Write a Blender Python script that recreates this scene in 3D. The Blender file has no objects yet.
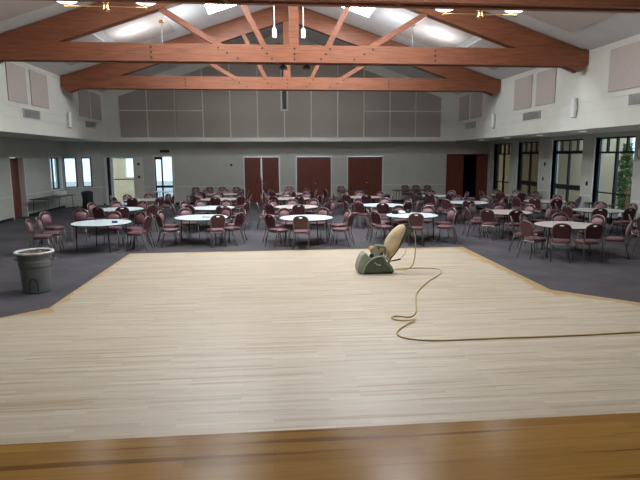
import bpy, bmesh, math, random
from math import sin, cos, pi, radians
from mathutils import Vector, Matrix

random.seed(11)
SC = bpy.context.scene
COL = SC.collection

# ------------------------------------------------------------------ camera
H = 2.45
FPX = 540.0
p_, y_, r_ = radians(8.7256), radians(5.2747), radians(-0.2496)
fwd = Vector((sin(y_)*cos(p_), cos(y_)*cos(p_), -sin(p_)))
rt = Vector((cos(y_), -sin(y_), 0))
up = rt.cross(fwd)
rt2 = cos(r_)*rt + sin(r_)*up
up2 = -sin(r_)*rt + cos(r_)*up
cd = bpy.data.cameras.new('camera')
cam = bpy.data.objects.new('camera', cd)
COL.objects.link(cam)
cam.matrix_world = Matrix(((rt2.x, up2.x, -fwd.x, 0), (rt2.y, up2.y, -fwd.y, 0),
                           (rt2.z, up2.z, -fwd.z, H), (0, 0, 0, 1)))
cd.sensor_width = 36
cd.lens = 36*FPX/640
cd.clip_start = 0.05
cd.clip_end = 300
SC.camera = cam

# ------------------------------------------------------------------ world, exposure, light levels
SKY_STRENGTH = 2.1
SKYLIGHT_STRENGTH = 35.0
LAMP_WATTS = 42.0
SC.view_settings.view_transform = 'Standard'
SC.view_settings.look = 'None'
SC.view_settings.gamma = 1
SC.view_settings.use_curve_mapping = False
SC.view_settings.exposure = 0.15
world = bpy.data.worlds.new('overcast_sky')
SC.world = world
world.use_nodes = True
wn = world.node_tree.nodes
wn['Background'].inputs[0].default_value = (0.60, 0.76, 0.92, 1)
wn['Background'].inputs[1].default_value = SKY_STRENGTH

# ------------------------------------------------------------------ materials
def new_mat(name):
    m = bpy.data.materials.new(name)
    m.use_nodes = True
    nt = m.node_tree
    return m, nt, nt.nodes['Principled BSDF']

def N(nt, kind, **kw):
    n = nt.nodes.new(kind)
    for k, v in kw.items():
        if k.startswith('i_'):
            key = k[2:]
            n.inputs[int(key) if key.isdigit() else key].default_value = v
        else:
            setattr(n, k, v)
    return n

def mat(name, col, rough=0.6, metal=0.0, var=0.12, scale=8.0, bump=0.0, spec=0.5, sheen=0.0, coords='Object', stretch=None):
    m, nt, b = new_mat(name)
    tc = N(nt, 'ShaderNodeTexCoord')
    src = tc.outputs[coords]
    if stretch:
        mp = N(nt, 'ShaderNodeMapping')
        mp.inputs['Scale'].default_value = stretch
        nt.links.new(src, mp.inputs[0])
        src = mp.outputs[0]
    no = N(nt, 'ShaderNodeTexNoise', i_Scale=scale, i_Detail=4.0)
    nt.links.new(src, no.inputs['Vector'])
    cr = N(nt, 'ShaderNodeValToRGB')
    c0 = [max(0, c*(1-var)) for c in col]
    c1 = [min(1, c*(1+var)) for c in col]
    cr.color_ramp.elements[0].position = 0.3
    cr.color_ramp.elements[0].color = (*c0, 1)
    cr.color_ramp.elements[1].position = 0.7
    cr.color_ramp.elements[1].color = (*c1, 1)
    nt.links.new(no.outputs[0], cr.inputs[0])
    nt.links.new(cr.outputs[0], b.inputs['Base Color'])
    b.inputs['Roughness'].default_value = rough
    b.inputs['Metallic'].default_value = metal
    b.inputs['Specular IOR Level'].default_value = spec
    if sheen:
        b.inputs['Sheen Weight'].default_value = sheen
        b.inputs['Sheen Roughness'].default_value = 0.5
    if bump:
        bp = N(nt, 'ShaderNodeBump', i_Strength=bump, i_Distance=0.01)
        nt.links.new(no.outputs[0], bp.inputs['Height'])
        nt.links.new(bp.outputs[0], b.inputs['Normal'])
    return m

def glow(name, col, s):
    m, nt, b = new_mat(name)
    b.inputs['Base Color'].default_value = (*col, 1)
    b.inputs['Emission Color'].default_value = (*col, 1)
    b.inputs['Emission Strength'].default_value = s
    return m

def glass_mat(name, tint=(0.9, 0.95, 0.95), gloss=0.08):
    m = bpy.data.materials.new(name)
    m.use_nodes = True
    nt = m.node_tree
    nt.nodes.clear()
    out = N(nt, 'ShaderNodeOutputMaterial')
    mx = N(nt, 'ShaderNodeMixShader', i_0=gloss)
    tr = N(nt, 'ShaderNodeBsdfTransparent')
    tr.inputs[0].default_value = (*tint, 1)
    gl = N(nt, 'ShaderNodeBsdfGlossy')
    gl.inputs['Roughness'].default_value = 0.02
    nt.links.new(tr.outputs[0], mx.inputs[1])
    nt.links.new(gl.outputs[0], mx.inputs[2])
    nt.links.new(mx.outputs[0], out.inputs[0])
    return m

def planks(name, cols, length, width, rough, streak=None, streak_amt=0.0, gold=None, gold_fn=None, mortar=(0.25, 0.15, 0.08), spec=0.4, coat=0.0, patch=None):
    """floor boards running along x: brick pattern with per-board tone, fine grain and dark residue"""
    m, nt, b = new_mat(name)
    L = nt.links.new
    tc = N(nt, 'ShaderNodeTexCoord')
    br = N(nt, 'ShaderNodeTexBrick', i_Scale=1.0)
    br.offset = 0.37
    br.offset_frequency = 2
    br.inputs['Brick Width'].default_value = length
    br.inputs['Row Height'].default_value = width
    br.inputs['Mortar Size'].default_value = 0.0012
    br.inputs['Mortar Smooth'].default_value = 0.2
    br.inputs['Color1'].default_value = (0, 0, 0, 1)
    br.inputs['Color2'].default_value = (1, 1, 1, 1)
    br.inputs['Mortar'].default_value = (0.5, 0.5, 0.5, 1)
    L(tc.outputs['Object'], br.inputs['Vector'])
    cr = N(nt, 'ShaderNodeValToRGB')
    cr.color_ramp.elements[0].position = 0.0
    cr.color_ramp.elements[1].position = 1.0
    cr.color_ramp.elements[0].color = (*cols[0], 1)
    cr.color_ramp.elements[1].color = (*cols[-1], 1)
    for i, c in enumerate(cols[1:-1]):
        e = cr.color_ramp.elements.new((i+1)/(len(cols)-1))
        e.color = (*c, 1)
    L(br.outputs['Color'], cr.inputs[0])
    mp = N(nt, 'ShaderNodeMapping')
    mp.inputs['Scale'].default_value = (1.2, 22, 1)
    L(tc.outputs['Object'], mp.inputs[0])
    gr = N(nt, 'ShaderNodeTexNoise', i_Scale=2.2, i_Detail=6.0, i_Roughness=0.65)
    L(mp.outputs[0], gr.inputs['Vector'])
    gm = N(nt, 'ShaderNodeMapRange', i_1=0.3, i_2=0.7, i_3=0.87, i_4=1.09)
    L(gr.outputs[0], gm.inputs[0])
    mul = N(nt, 'ShaderNodeMix', data_type='RGBA', blend_type='MULTIPLY')
    mul.inputs[0].default_value = 1.0
    L(cr.outputs[0], mul.inputs[6])
    L(gm.outputs[0], mul.inputs[7])
    last = mul.outputs[2]
    if streak:
        mp2 = N(nt, 'ShaderNodeMapping')
        mp2.inputs['Scale'].default_value = (0.33, 13.0, 1)
        mp2.inputs['Location'].default_value = (3.3, 1.7, 0)
        L(tc.outputs['Object'], mp2.inputs[0])
        sn = N(nt, 'ShaderNodeTexNoise', i_Scale=1.0, i_Detail=5.0, i_Roughness=0.6)
        L(mp2.outputs[0], sn.inputs['Vector'])
        sr = N(nt, 'ShaderNodeMapRange', i_1=0.575, i_2=0.615, i_3=0.0, i_4=streak_amt)
        L(sn.outputs[0], sr.inputs[0])
        mx = N(nt, 'ShaderNodeMix', data_type='RGBA')
        mx.inputs[7].default_value = (*streak, 1)
        L(sr.outputs[0], mx.inputs[0])
        L(last, mx.inputs[6])
        last = mx.outputs[2]
    if gold:
        # unsanded margin that follows the outline of the floor
        sp = N(nt, 'ShaderNodeSeparateXYZ')
        L(tc.outputs['Object'], sp.inputs[0])
        wob = N(nt, 'ShaderNodeTexNoise', i_Scale=2.6, i_Detail=4.0)
        L(tc.outputs['Object'], wob.inputs['Vector'])
        def math(op, a, c):
            n = N(nt, 'ShaderNodeMath', operation=op)
            for k, v in ((0, a), (1, c)):
                if isinstance(v, (int, float)):
                    n.inputs[k].default_value = v
                else:
                    L(v, n.inputs[k])
            return n.outputs[0]
        w = math('MULTIPLY', math('SUBTRACT', wob.outputs[0], 0.40), 0.6)
        X, Y = sp.outputs[0], sp.outputs[1]
        dR = math('SUBTRACT', X, 5.02)                                       # beyond the right edge line
        dL = math('SUBTRACT', -3.60, X)
        dB = math('SUBTRACT', Y, 14.03)
        dq = math('SUBTRACT', math('ADD', X, Y), 14.17)                       # right diagonal
        dl = math('SUBTRACT', math('SUBTRACT', Y, X), 12.62)
        rr = math('MINIMUM', dR, math('SUBTRACT', Y, 8.9))
        ll = math('MINIMUM', dL, math('SUBTRACT', Y, 8.8))
        low = math('SUBTRACT', 9.35, Y)
        dq = math('MINIMUM', dq, low)
        dl = math('MINIMUM', dl, math('SUBTRACT', 9.0, Y))
        dm = math('MAXIMUM', math('MAXIMUM', rr, ll), math('MAXIMUM', dB, math('MAXIMUM', dq, dl)))
        dm = math('ADD', dm, w)
        gmr = N(nt, 'ShaderNodeMapRange', i_1=-0.02, i_2=0.05, i_3=0.0, i_4=0.9)
        L(dm, gmr.inputs[0])
        mx = N(nt, 'ShaderNodeMix', data_type='RGBA')
        mx.inputs[7].default_value = (*gold, 1)
        L(gmr.outputs[0], mx.inputs[0])
        L(last, mx.inputs[6])
        last = mx.outputs[2]
    # thin gaps between the boards
    mo = N(nt, 'ShaderNodeMix', data_type='RGBA')
    mo.inputs[7].default_value = (*mortar, 1)
    fm = N(nt, 'ShaderNodeMath', operation='MULTIPLY', i_1=0.35)
    L(br.outputs['Fac'], fm.inputs[0])
    L(fm.outputs[0], mo.inputs[0])
    L(last, mo.inputs[6])
    L(mo.outputs[2], b.inputs['Base Color'])
    b.inputs['Roughness'].default_value = rough
    b.inputs['Specular IOR Level'].default_value = spec
    b.inputs['Coat Weight'].default_value = coat
    b.inputs['Coat Roughness'].default_value = 0.12
    bp = N(nt, 'ShaderNodeBump', i_Strength=0.12, i_Distance=0.003)
    L(gr.outputs[0], bp.inputs['Height'])
    L(bp.outputs[0], b.inputs['Normal'])
    return m

M = {}
M['wall'] = mat('warm_white_paint', (0.70, 0.70, 0.62), 0.75, var=0.03, scale=2)
M['low_wall'] = mat('grey_paint', (0.53, 0.53, 0.475), 0.75, var=0.04, scale=2)
M['ceiling'] = mat('ceiling_paint', (0.66, 0.65, 0.64), 0.85, var=0.03, scale=3)
M['trim'] = mat('cream_trim', (0.68, 0.66, 0.58), 0.6, var=0.03)
M['panel'] = mat('taupe_fabric_panel', (0.36, 0.315, 0.27), 0.95, var=0.05, scale=30, bump=0.2)
M['side_panel'] = mat('pinkish_fabric_panel', (0.50, 0.43, 0.39), 0.95, var=0.05, scale=30, bump=0.2)
M['beam'] = mat('red_brown_timber', (0.235, 0.076, 0.032), 0.5, var=0.28, scale=3.0, stretch=(0.6, 6, 9), bump=0.1)
M['door'] = mat('dark_red_stained_door', (0.16, 0.036, 0.020), 0.42, var=0.25, scale=3.0, stretch=(8, 8, 0.6))
M['black'] = mat('black_metal', (0.012, 0.011, 0.011), 0.4, var=0.1)
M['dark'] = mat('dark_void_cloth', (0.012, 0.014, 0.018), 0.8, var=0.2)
M['brass'] = mat('polished_brass', (0.75, 0.52, 0.22), 0.25, 1.0, var=0.05)
M['steel'] = mat('brushed_steel', (0.6, 0.6, 0.6), 0.3, 1.0, var=0.05)
M['frame'] = mat('bronze_tube', (0.30, 0.26, 0.24), 0.35, 0.8, var=0.05)
M['seat'] = mat('rose_burgundy_vinyl', (0.175, 0.078, 0.090), 0.38, var=0.12, scale=20)  # burgundy seat with its lit pink painted into the colour
M['cushion'] = mat('dusty_rose_vinyl', (0.23, 0.125, 0.14), 0.40, var=0.12, scale=20)  # pinkish highlights of the chair backs painted into the colour
M['back'] = mat('burgundy_vinyl', (0.075, 0.022, 0.027), 0.40, var=0.12, scale=20)
M['beige_top'] = mat('beige_laminate', (0.60, 0.52, 0.48), 0.3, var=0.03, scale=5)
M['laminate'] = mat('grey_white_laminate', (0.72, 0.83, 0.84), 0.28, var=0.03, scale=5)
M['brown_lam'] = mat('brown_laminate', (0.06, 0.035, 0.03), 0.6, var=0.1, scale=5)
M['tleg'] = mat('dark_table_leg', (0.035, 0.033, 0.035), 0.4, 0.4, var=0.05)
M['grille'] = mat('grey_grille', (0.42, 0.42, 0.41), 0.5, 0.0, var=0.1)
M['white'] = mat('white_enamel', (0.75, 0.76, 0.74), 0.4, var=0.02)
M['green'] = mat('sage_green_enamel', (0.15, 0.178, 0.13), 0.42, var=0.15, scale=7)
M['green_dk'] = mat('dark_green_enamel', (0.07, 0.092, 0.06), 0.45, var=0.15, scale=7)
M['green_lt'] = mat('dusty_green_rim', (0.27, 0.31, 0.23), 0.5, var=0.15, scale=7)
M['rim_pale'] = mat('worn_pale_green_rim', (0.42, 0.46, 0.36), 0.5, var=0.2, scale=9)  # highlight arc and light streaks of the sander, painted pale green
M['bag'] = mat('tan_dust_bag_cloth', (0.62, 0.48, 0.31), 0.9, var=0.14, scale=6, bump=0.5)
M['ochre'] = mat('ochre_motor_cap', (0.42, 0.25, 0.09), 0.5, var=0.1)
M['cord'] = mat('tan_rubber_cord', (0.48, 0.35, 0.14), 0.6, var=0.15, scale=4)
M['bin'] = mat('grey_plastic', (0.13, 0.14, 0.145), 0.45, var=0.08, scale=4)
M['bin_rim'] = mat('dusty_pale_rim', (0.58, 0.60, 0.58), 0.6, var=0.35, scale=14)
M['debris'] = mat('wood_dust_debris', (0.20, 0.14, 0.10), 0.95, var=0.7, scale=18, bump=1.0)
M['stucco'] = mat('tan_stucco', (0.82, 0.64, 0.43), 0.95, var=0.06, scale=30, bump=0.3)
M['porch'] = mat('pale_sunlit_stucco', (0.90, 0.67, 0.43), 0.95, var=0.08, scale=3)  # high albedo stands in for sunlight on the porch wall
M['paving'] = mat('outdoor_concrete', (0.45, 0.44, 0.42), 0.9, var=0.1, scale=3)
M['leaf'] = mat('green_leaves', (0.07, 0.15, 0.03), 0.6, var=0.5, scale=9)
M['stem'] = mat('brown_stem', (0.14, 0.08, 0.04), 0.8)
M['picket'] = mat('rust_brown_board', (0.34, 0.13, 0.05), 0.8, var=0.2)
M['blind'] = mat('white_sheer_blind', (0.75, 0.78, 0.80), 0.8, var=0.02)
M['blue'] = mat('blue_plastic', (0.02, 0.05, 0.25), 0.4)
M['glass'] = glass_mat('window_glass')
M['glass_dk'] = glass_mat('tinted_window_glass', (0.50, 0.49, 0.43), 0.05)
M['lamp'] = glow('lit_lamp_bowl', (0.95, 0.97, 1.0), 3.0)
M['pend'] = glow('lit_pendant_shade', (0.80, 0.95, 0.95), 0.55)
M['down'] = glow('dim_downlight', (1.0, 0.9, 0.7), 0.55)
M['skylight'] = glow('daylit_skylight_pane', (0.88, 0.94, 1.0), SKYLIGHT_STRENGTH)
M['floor_wood'] = planks('sanded_maple_boards',
    [(0.43, 0.345, 0.24), (0.53, 0.45, 0.33), (0.49, 0.39, 0.295), (0.57, 0.495, 0.375), (0.48, 0.40, 0.285)],
    0.9, 0.057, 0.42, streak=(0.37, 0.26, 0.145), streak_amt=0.75, gold=(0.43, 0.27, 0.11), spec=0.6)
M['stage_wood'] = planks('amber_stage_boards',
    [(0.31, 0.155, 0.036), (0.40, 0.21, 0.052), (0.34, 0.175, 0.04), (0.43, 0.235, 0.062)],
    1.3, 0.083, 0.22, streak=(0.17, 0.075, 0.02), streak_amt=0.85, spec=0.12, mortar=(0.08, 0.04, 0.015))
M['stage_face'] = mat('stage_front_board', (0.25, 0.14, 0.06), 0.6, var=0.1)

def carpet_mat():
    m, nt, b = new_mat('charcoal_carpet')
    L = nt.links.new
    tc = N(nt, 'ShaderNodeTexCoord')
    n1 = N(nt, 'ShaderNodeTexNoise', i_Scale=0.9, i_Detail=5.0, i_Roughness=0.6)
    n2 = N(nt, 'ShaderNodeTexNoise', i_Scale=60.0, i_Detail=2.0)
    L(tc.outputs['Object'], n1.inputs['Vector'])
    L(tc.outputs['Object'], n2.inputs['Vector'])
    cr = N(nt, 'ShaderNodeValToRGB')
    cr.color_ramp.elements[0].position = 0.3
    cr.color_ramp.elements[0].color = (0.060, 0.055, 0.059, 1)
    cr.color_ramp.elements[1].position = 0.75
    cr.color_ramp.elements[1].color = (0.112, 0.104, 0.112, 1)
    L(n1.outputs[0], cr.inputs[0])
    mr = N(nt, 'ShaderNodeMapRange', i_3=0.75, i_4=1.25)
    L(n2.outputs[0], mr.inputs[0])
    mx = N(nt, 'ShaderNodeMix', data_type='RGBA', blend_type='MULTIPLY')
    mx.inputs[0].default_value = 1
    L(cr.outputs[0], mx.inputs[6])
    L(mr.outputs[0], mx.inputs[7])
    L(mx.outputs[2], b.inputs['Base Color'])
    b.inputs['Roughness'].default_value = 0.95
    b.inputs['Specular IOR Level'].default_value = 0.2
    return m
M['carpet'] = carpet_mat()

# ------------------------------------------------------------------ mesh helpers
def box(bm, x0, x1, y0, y1, z0, z1):
    vs = [bm.verts.new((x, y, z)) for z in (z0, z1) for y in (y0, y1) for x in (x0, x1)]
    for f in ((0, 2, 3, 1), (4, 5, 7, 6), (0, 1, 5, 4), (2, 6, 7, 3), (0, 4, 6, 2), (1, 3, 7, 5)):
        bm.faces.new([vs[i] for i in f])
    return vs

def bar(bm, a, b, w, d, upv=(0, 0, 1)):
    """rectangular bar from a to b"""
    a, b = Vector(a), Vector(b)
    t = (b-a).normalized()
    u = Vector(upv)
    if abs(t.dot(u)) > 0.98:
        u = Vector((0, 1, 0))
    s = t.cross(u).normalized()
    u = s.cross(t).normalized()
    q = []
    for c in (a, b):
        for i, j in ((-1, -1), (1, -1), (1, 1), (-1, 1)):
            q.append(bm.verts.new(c+s*(w/2*i)+u*(d/2*j)))
    for f in ((3, 2, 1, 0), (4, 5, 6, 7), (0, 1, 5, 4), (1, 2, 6, 5), (2, 3, 7, 6), (3, 0, 4, 7)):
        bm.faces.new([q[i] for i in f])

def tube(bm, pts, r, n=6, rads=None):
    pts = [Vector(p) for p in pts]
    rings = []
    prev = None
    for i, p in enumerate(pts):
        t = (pts[min(i+1, len(pts)-1)]-pts[max(i-1, 0)]).normalized()
        if prev is None:
            s = t.cross(Vector((0, 0, 1)))
            if s.length < 0.05:
                s = t.cross(Vector((0, 1, 0)))
        else:
            s = prev-t*prev.dot(t)
        s.normalize()
        prev = s
        u = t.cross(s)
        rr = rads[i] if rads else r
        rings.append([bm.verts.new(p+s*(rr*cos(2*pi*k/n))+u*(rr*sin(2*pi*k/n))) for k in range(n)])
    for a, b in zip(rings, rings[1:]):
        for k in range(n):
            bm.faces.new((a[k], a[(k+1) % n], b[(k+1) % n], b[k]))
    bm.faces.new(rings[0][::-1])
    bm.faces.new(rings[-1])

def lathe(bm, prof, n=24, c=(0, 0, 0), cap0=True, cap1=True):
    rings = []
    for r, z in prof:
        rings.append([bm.verts.new((c[0]+r*cos(2*pi*k/n), c[1]+r*sin(2*pi*k/n), c[2]+z)) for k in range(n)])
    for a, b in zip(rings, rings[1:]):
        for k in range(n):
            bm.faces.new((a[k], a[(k+1) % n], b[(k+1) % n], b[k]))
    if cap0:
        bm.faces.new(rings[0][::-1])
    if cap1:
        bm.faces.new(rings[-1])

def prism(bm, poly, fn, d0, d1):
    """extrude a closed 2-D outline; fn(u, v, d) gives the 3-D point"""
    a = [bm.verts.new(fn(u, v, d0)) for u, v in poly]
    b = [bm.verts.new(fn(u, v, d1)) for u, v in poly]
    n = len(poly)
    bm.faces.new(a)
    bm.faces.new(b[::-1])
    for i in range(n):
        bm.faces.new((a[i], b[i], b[(i+1) % n], a[(i+1) % n]))

def obj(name, bm, m, parent=None, bevel=0.0, smooth=False, loc=None, seg=2):
    bmesh.ops.recalc_face_normals(bm, faces=bm.faces[:])
    if bevel:
        es = [e for e in bm.edges if len(e.link_faces) == 2 and e.calc_face_angle(0) > 0.6]
        bmesh.ops.bevel(bm, geom=es, offset=bevel, segments=seg, affect='EDGES', clamp_overlap=True)
    me = bpy.data.meshes.new(name)
    bm.to_mesh(me)
    bm.free()
    me.materials.append(M[m] if isinstance(m, str) else m)
    if smooth:
        me.shade_smooth()
    o = bpy.data.objects.new(name, me)
    COL.objects.link(o)
    if parent:
        o.parent = parent
    if loc:
        o.location = loc
    return o

def thing(name, label, cat, loc=(0, 0, 0), rz=0.0, group=None):
    o = bpy.data.objects.new(name, None)
    COL.objects.link(o)
    o.location = loc
    o.rotation_euler = (0, 0, rz)
    o.empty_display_size = 0.2
    return tag(o, label, cat, group)

def tag(o, label, cat, group=None):
    o['label'] = label
    o['category'] = cat
    if group:
        o['group'] = group
    return o

def struct(name, bm, m, parent=None, label=None, cat=None, **kw):
    o = obj(name, bm, m, parent, **kw)
    if not parent:
        o['kind'] = 'structure'
        if label:
            o['label'] = label
            o['category'] = cat
    return o

def sempty(name, label, cat, loc=(0, 0, 0)):
    o = thing(name, label, cat, loc)
    o['kind'] = 'structure'
    return o

def B():
    return bmesh.new()

def smooth_path(pts, it=2):
    pts = [Vector(p) for p in pts]
    for _ in range(it):
        q = [pts[0]]
        for a, b in zip(pts, pts[1:]):
            q += [a*0.75+b*0.25, a*0.25+b*0.75]
        q.append(pts[-1])
        pts = q
    return pts

def dup(root, loc, rz, label=None, group=None):
    r = root.copy()
    COL.objects.link(r)
    r.location = loc
    r.rotation_euler = (0, 0, rz)
    if label:
        r['label'] = label
    if group:
        r['group'] = group
    for ch in list(root.children):
        c = ch.copy()
        COL.objects.link(c)
        c.parent = r
        for g in list(ch.children):
            d = g.copy()
            COL.objects.link(d)
            d.parent = c
    return r

# ------------------------------------------------------------------ room numbers
UL, UR = -8.15, 9.85          # upper walls
LL, LR = -10.3, 12.2          # lower walls under the soffits
YU, YL = 28.2, 29.3           # upper and lower back wall
YB = -4.0                     # wall behind the stage
ZS = 3.28                     # soffit underside
XC = 0.85
EAVE, SL = 5.65, 1/3
def zc(x):
    return EAVE+(9.0-abs(x-XC))*SL
STG_Y, STG_Z = 3.0, 0.85

# ------------------------------------------------------------------ floor, stage
bm = B()
box(bm, LL-0.3, LR+0.3, YB, YL+0.3, -0.12, 0.0)
struct('floor', bm, 'carpet', label='charcoal carpet covering the hall floor', cat='carpet')
bm = B()
outline = [(-8.1, 3.02), (9.8, 3.02), (9.8, 4.66), (5.13, 9.28), (5.22, 14.12), (-3.63, 14.12), (-3.66, 9.0), (-8.1, 4.95)]
prism(bm, outline, lambda u, v, d: (u, v, d), 0.001, 0.013)
struct('floor.001', bm, 'floor_wood', label='pale sanded maple board floor in the middle of the hall', cat='wood floor')
bm = B()
box(bm, UL+0.01, UR-0.01, YB, STG_Y, STG_Z-0.04, STG_Z)
struct('floor.002', bm, 'stage_wood', label='glossy amber board stage floor along the bottom of the picture', cat='stage')
bm = B()
box(bm, UL+0.01, UR-0.01, STG_Y-0.06, STG_Y-0.015, 0.0, STG_Z-0.04)
struct('trim_1', bm, 'stage_face', label='plain wooden front board under the stage edge', cat='trim')

# ------------------------------------------------------------------ upper walls and soffits
bm = B()
box(bm, UL-0.2, UL, YB, YU+0.2, ZS, EAVE+0.1)
struct('wall_left_upper', bm, 'wall', label='cream upper left wall above the side aisle', cat='wall')
bm = B()
box(bm, UR, UR+0.2, YB, YU+0.2, ZS, EAVE+0.1)
struct('wall_right_upper', bm, 'wall', label='cream upper right wall above the side aisle', cat='wall')
bm = B()
prism(bm, [(UL, ZS), (UR, ZS), (UR, EAVE+0.1), (XC, zc(XC)+0.1), (UL, EAVE+0.1)], lambda u, v, d: (u, d, v), YU, YU+0.2)
struct('wall_back_upper', bm, 'wall', label='cream gabled upper back wall', cat='wall')
bm = B()
prism(bm, [(LL-0.3, 0), (LR+0.3, 0), (LR+0.3, EAVE+0.1), (XC, zc(XC)+0.3), (LL-0.3, EAVE+0.1)], lambda u, v, d: (u, d, v), YB-0.2, YB)
struct('wall_front', bm, 'low_wall', label='wall behind the stage', cat='wall')
for nm_, q in (('left', (LL-0.3, UL-0.2, YB, YL+0.3)), ('right', (UR+0.2, LR+0.3, YB, YL+0.3)), ('back', (UL-0.2, UR+0.2, YU+0.2, YL+0.3))):
    bm = B(); box(bm, *q, ZS, ZS+0.2)
    struct('ceiling_soffit_'+nm_, bm, 'wall', label='flat low soffit over the %s aisle' % nm_, cat='ceiling')
# ceiling slopes
bm = B()
for sg in (-1, 1):
    x1 = XC+sg*9.3
    prism(bm, [(XC, zc(XC)), (x1, zc(x1)), (x1, zc(x1)+0.15), (XC, zc(XC)+0.15)], lambda u, v, d: (u, d, v), YB-0.1, YU+0.2)
struct('ceiling', bm, 'ceiling', label='pale pitched ceiling sloping down from the ridge', cat='ceiling')

# reveals on the upper side walls: thin trim bands
n = 2
for X, s, side in ((UL, 1, 'left'), (UR, -1, 'right')):
    for z in (3.78, 4.12):
        bm = B()
        box(bm, min(X, X+s*0.012), max(X, X+s*0.012), YB, YU, z-0.012, z+0.012)
        struct('trim_%d' % n, bm, 'low_wall' if False else 'trim', label='thin horizontal reveal line on upper %s wall at %s height' % (side, 'vent foot' if z < 4 else 'vent head'), cat='trim')
        n += 1
    bm = B()
    box(bm, min(X, X+s*0.02), max(X, X+s*0.02), YB, YU, EAVE-0.13, EAVE-0.01)
    struct('trim_%d' % n, bm, 'trim', label='cream trim board under the ceiling along the %s wall' % side, cat='trim')
    n += 1
bm = B()
box(bm, UL, UR, YU-0.05, YU, ZS-0.03, ZS+0.07)
struct('trim_%d' % n, bm, 'trim', label='pale ledge along the foot of upper back wall', cat='trim')
n += 1

# ------------------------------------------------------------------ lower walls with openings
def wall_with_holes(name, fixed, t, along, a0, a1, z1, holes, m='low_wall', label='', z0=0.0):
    """fixed-coordinate wall; holes = (a, b, z0, z1)"""
    bm = B()
    def bx(a, b, c, d):
        if b-a < 1e-4 or d-c < 1e-4:
            return
        f0, f1 = min(fixed, fixed+t), max(fixed, fixed+t)
        if along == 'y':
            box(bm, f0, f1, a, b, c, d)
        else:
            box(bm, a, b, f0, f1, c, d)
    p = a0
    for (a, b, c, d) in sorted(holes):
        bx(p, a, z0, z1)
        bx(a, b, z0, c)
        bx(a, b, d, z1)
        p = b
    bx(p, a1, z0, z1)
    return struct(name, bm, m, label=label, cat='wall')

LD = [(19.5, 20.75, 0, 2.48), (22.75, 23.95, 0, 2.48)]
LW = (26.75, 28.1, 0.96, 2.48)
wall_with_holes('wall_left', LL, -0.3, 'y', YB, 28.3, ZS, LD+[LW], label='grey lower left wall with doors and window')
RW = [(17.3, 19.5), (20.35, 22.6), (23.8, 25.85), (26.75, 28.75)]
wall_with_holes('wall_right', LR, 0.3, 'y', YB, YL, ZS, [(a, b, 0, 3.12) for a, b in RW], label='grey lower right wall with tall glazed doors')
BD = [(-1.33, 0.52), (1.46, 3.32), (4.25, 6.14)]
wall_with_holes('wall_back', YL, 0.3, 'x', -8.75, LR+0.3, ZS,
                [(-8.55, -7.05, 0, 2.48), (-6.0, -5.08, 0, 2.5), (9.8, 12.0, 0, 2.52)]+[(a, b, 0, 2.47) for a, b in BD],
                label='grey lower back wall with double doors')
# angled corner wall between the left and back walls
CA, CB = Vector((LL, 28.3, 0)), Vector((-8.75, YL, 0))
CT = (CB-CA).normalized()
CN = Vector((CT.y, -CT.x, 0))
CLEN = (CB-CA).length
def cpt(s, off, z):
    q = CA+CT*(s*CLEN)-CN*off
    return (q.x, q.y, z)
bm = B()
ch = [(0.04, 0.37), (0.50, 0.76)]
def cbox(bm, s0, s1, z0, z1, o0=0.0, o1=0.2):
    vs = [bm.verts.new(cpt(s, o, z)) for z in (z0, z1) for o in (o0, o1) for s in (s0, s1)]
    for f in ((0, 2, 3, 1), (4, 5, 7, 6), (0, 1, 5, 4), (2, 6, 7, 3), (0, 4, 6, 2), (1, 3, 7, 5)):
        bm.faces.new([vs[i] for i in f])
pp = 0
for a, b in ch:
    cbox(bm, pp, a, 0, ZS)
    cbox(bm, a, b, 0, 0.98)
    cbox(bm, a, b, 2.48, ZS)
    pp = b
cbox(bm, pp, 1.0, 0, ZS)
struct('wall_corner', bm, 'low_wall', label='angled grey corner wall with two narrow windows', cat='wall')
for k, (a, b) in enumerate(ch):
    t = sempty('window_%d' % (k+1), '%s narrow window in the angled corner wall' % ('left' if k == 0 else 'right'), 'window')
    bm = B()
    w = 0.03
    cbox(bm, a, a+w, 0.98, 2.48, 0.04, 0.12); cbox(bm, b-w, b, 0.98, 2.48, 0.04, 0.12)
    cbox(bm, a, b, 2.43, 2.48, 0.04, 0.12); cbox(bm, a, b, 0.98, 1.03, 0.04, 0.12)
    struct('window_frame', bm, 'black', t)
    bm = B(); cbox(bm, a+w, b-w, 1.03, 2.43, 0.07, 0.08); struct('window_pane', bm, 'glass', t)
bm = B(); cbox(bm, -0.02, 1.0, 0.93, 0.99, -0.06, 0.0)
struct('trim_%d' % n, bm, 'trim', label='pale sill rail under the two corner windows', cat='trim'); n += 1

# wainscot rails and baseboards
def rail_y(X, s, y0, y1, name, z0, z1, d, m, label):
    bm = B(); box(bm, min(X, X+s*d), max(X, X+s*d), y0, y1, z0, z1)
    struct(name, bm, m, label=label, cat='trim')
segL = [(YB, 19.42), (20.83, 22.67), (24.03, 28.25)]
bm = B()
for a, b in segL: box(bm, LL, LL+0.025, a, b, 0.91, 0.96)
struct('trim_%d' % n, bm, 'trim', label='chair rail along the left wall', cat='trim'); n += 1
bm = B()
for a, b in segL: box(bm, LL, LL+0.02, a, b, 0.0, 0.1)
struct('baseboard_left', bm, 'dark', label='dark baseboard along the left wall', cat='baseboard')
segR = [(YB, 17.22), (19.58, 20.27), (22.68, 23.72), (25.93, 26.67), (28.83, YL)]
bm = B()
for a, b in segR: box(bm, LR-0.025, LR, a, b, 0.91, 0.96)
struct('trim_%d' % n, bm, 'trim', label='chair rail along the right wall', cat='trim'); n += 1
bm = B()
for a, b in segR: box(bm, LR-0.02, LR, a, b, 0.0, 0.1)
struct('baseboard_right', bm, 'dark', label='dark baseboard along the right wall', cat='baseboard')
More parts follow.
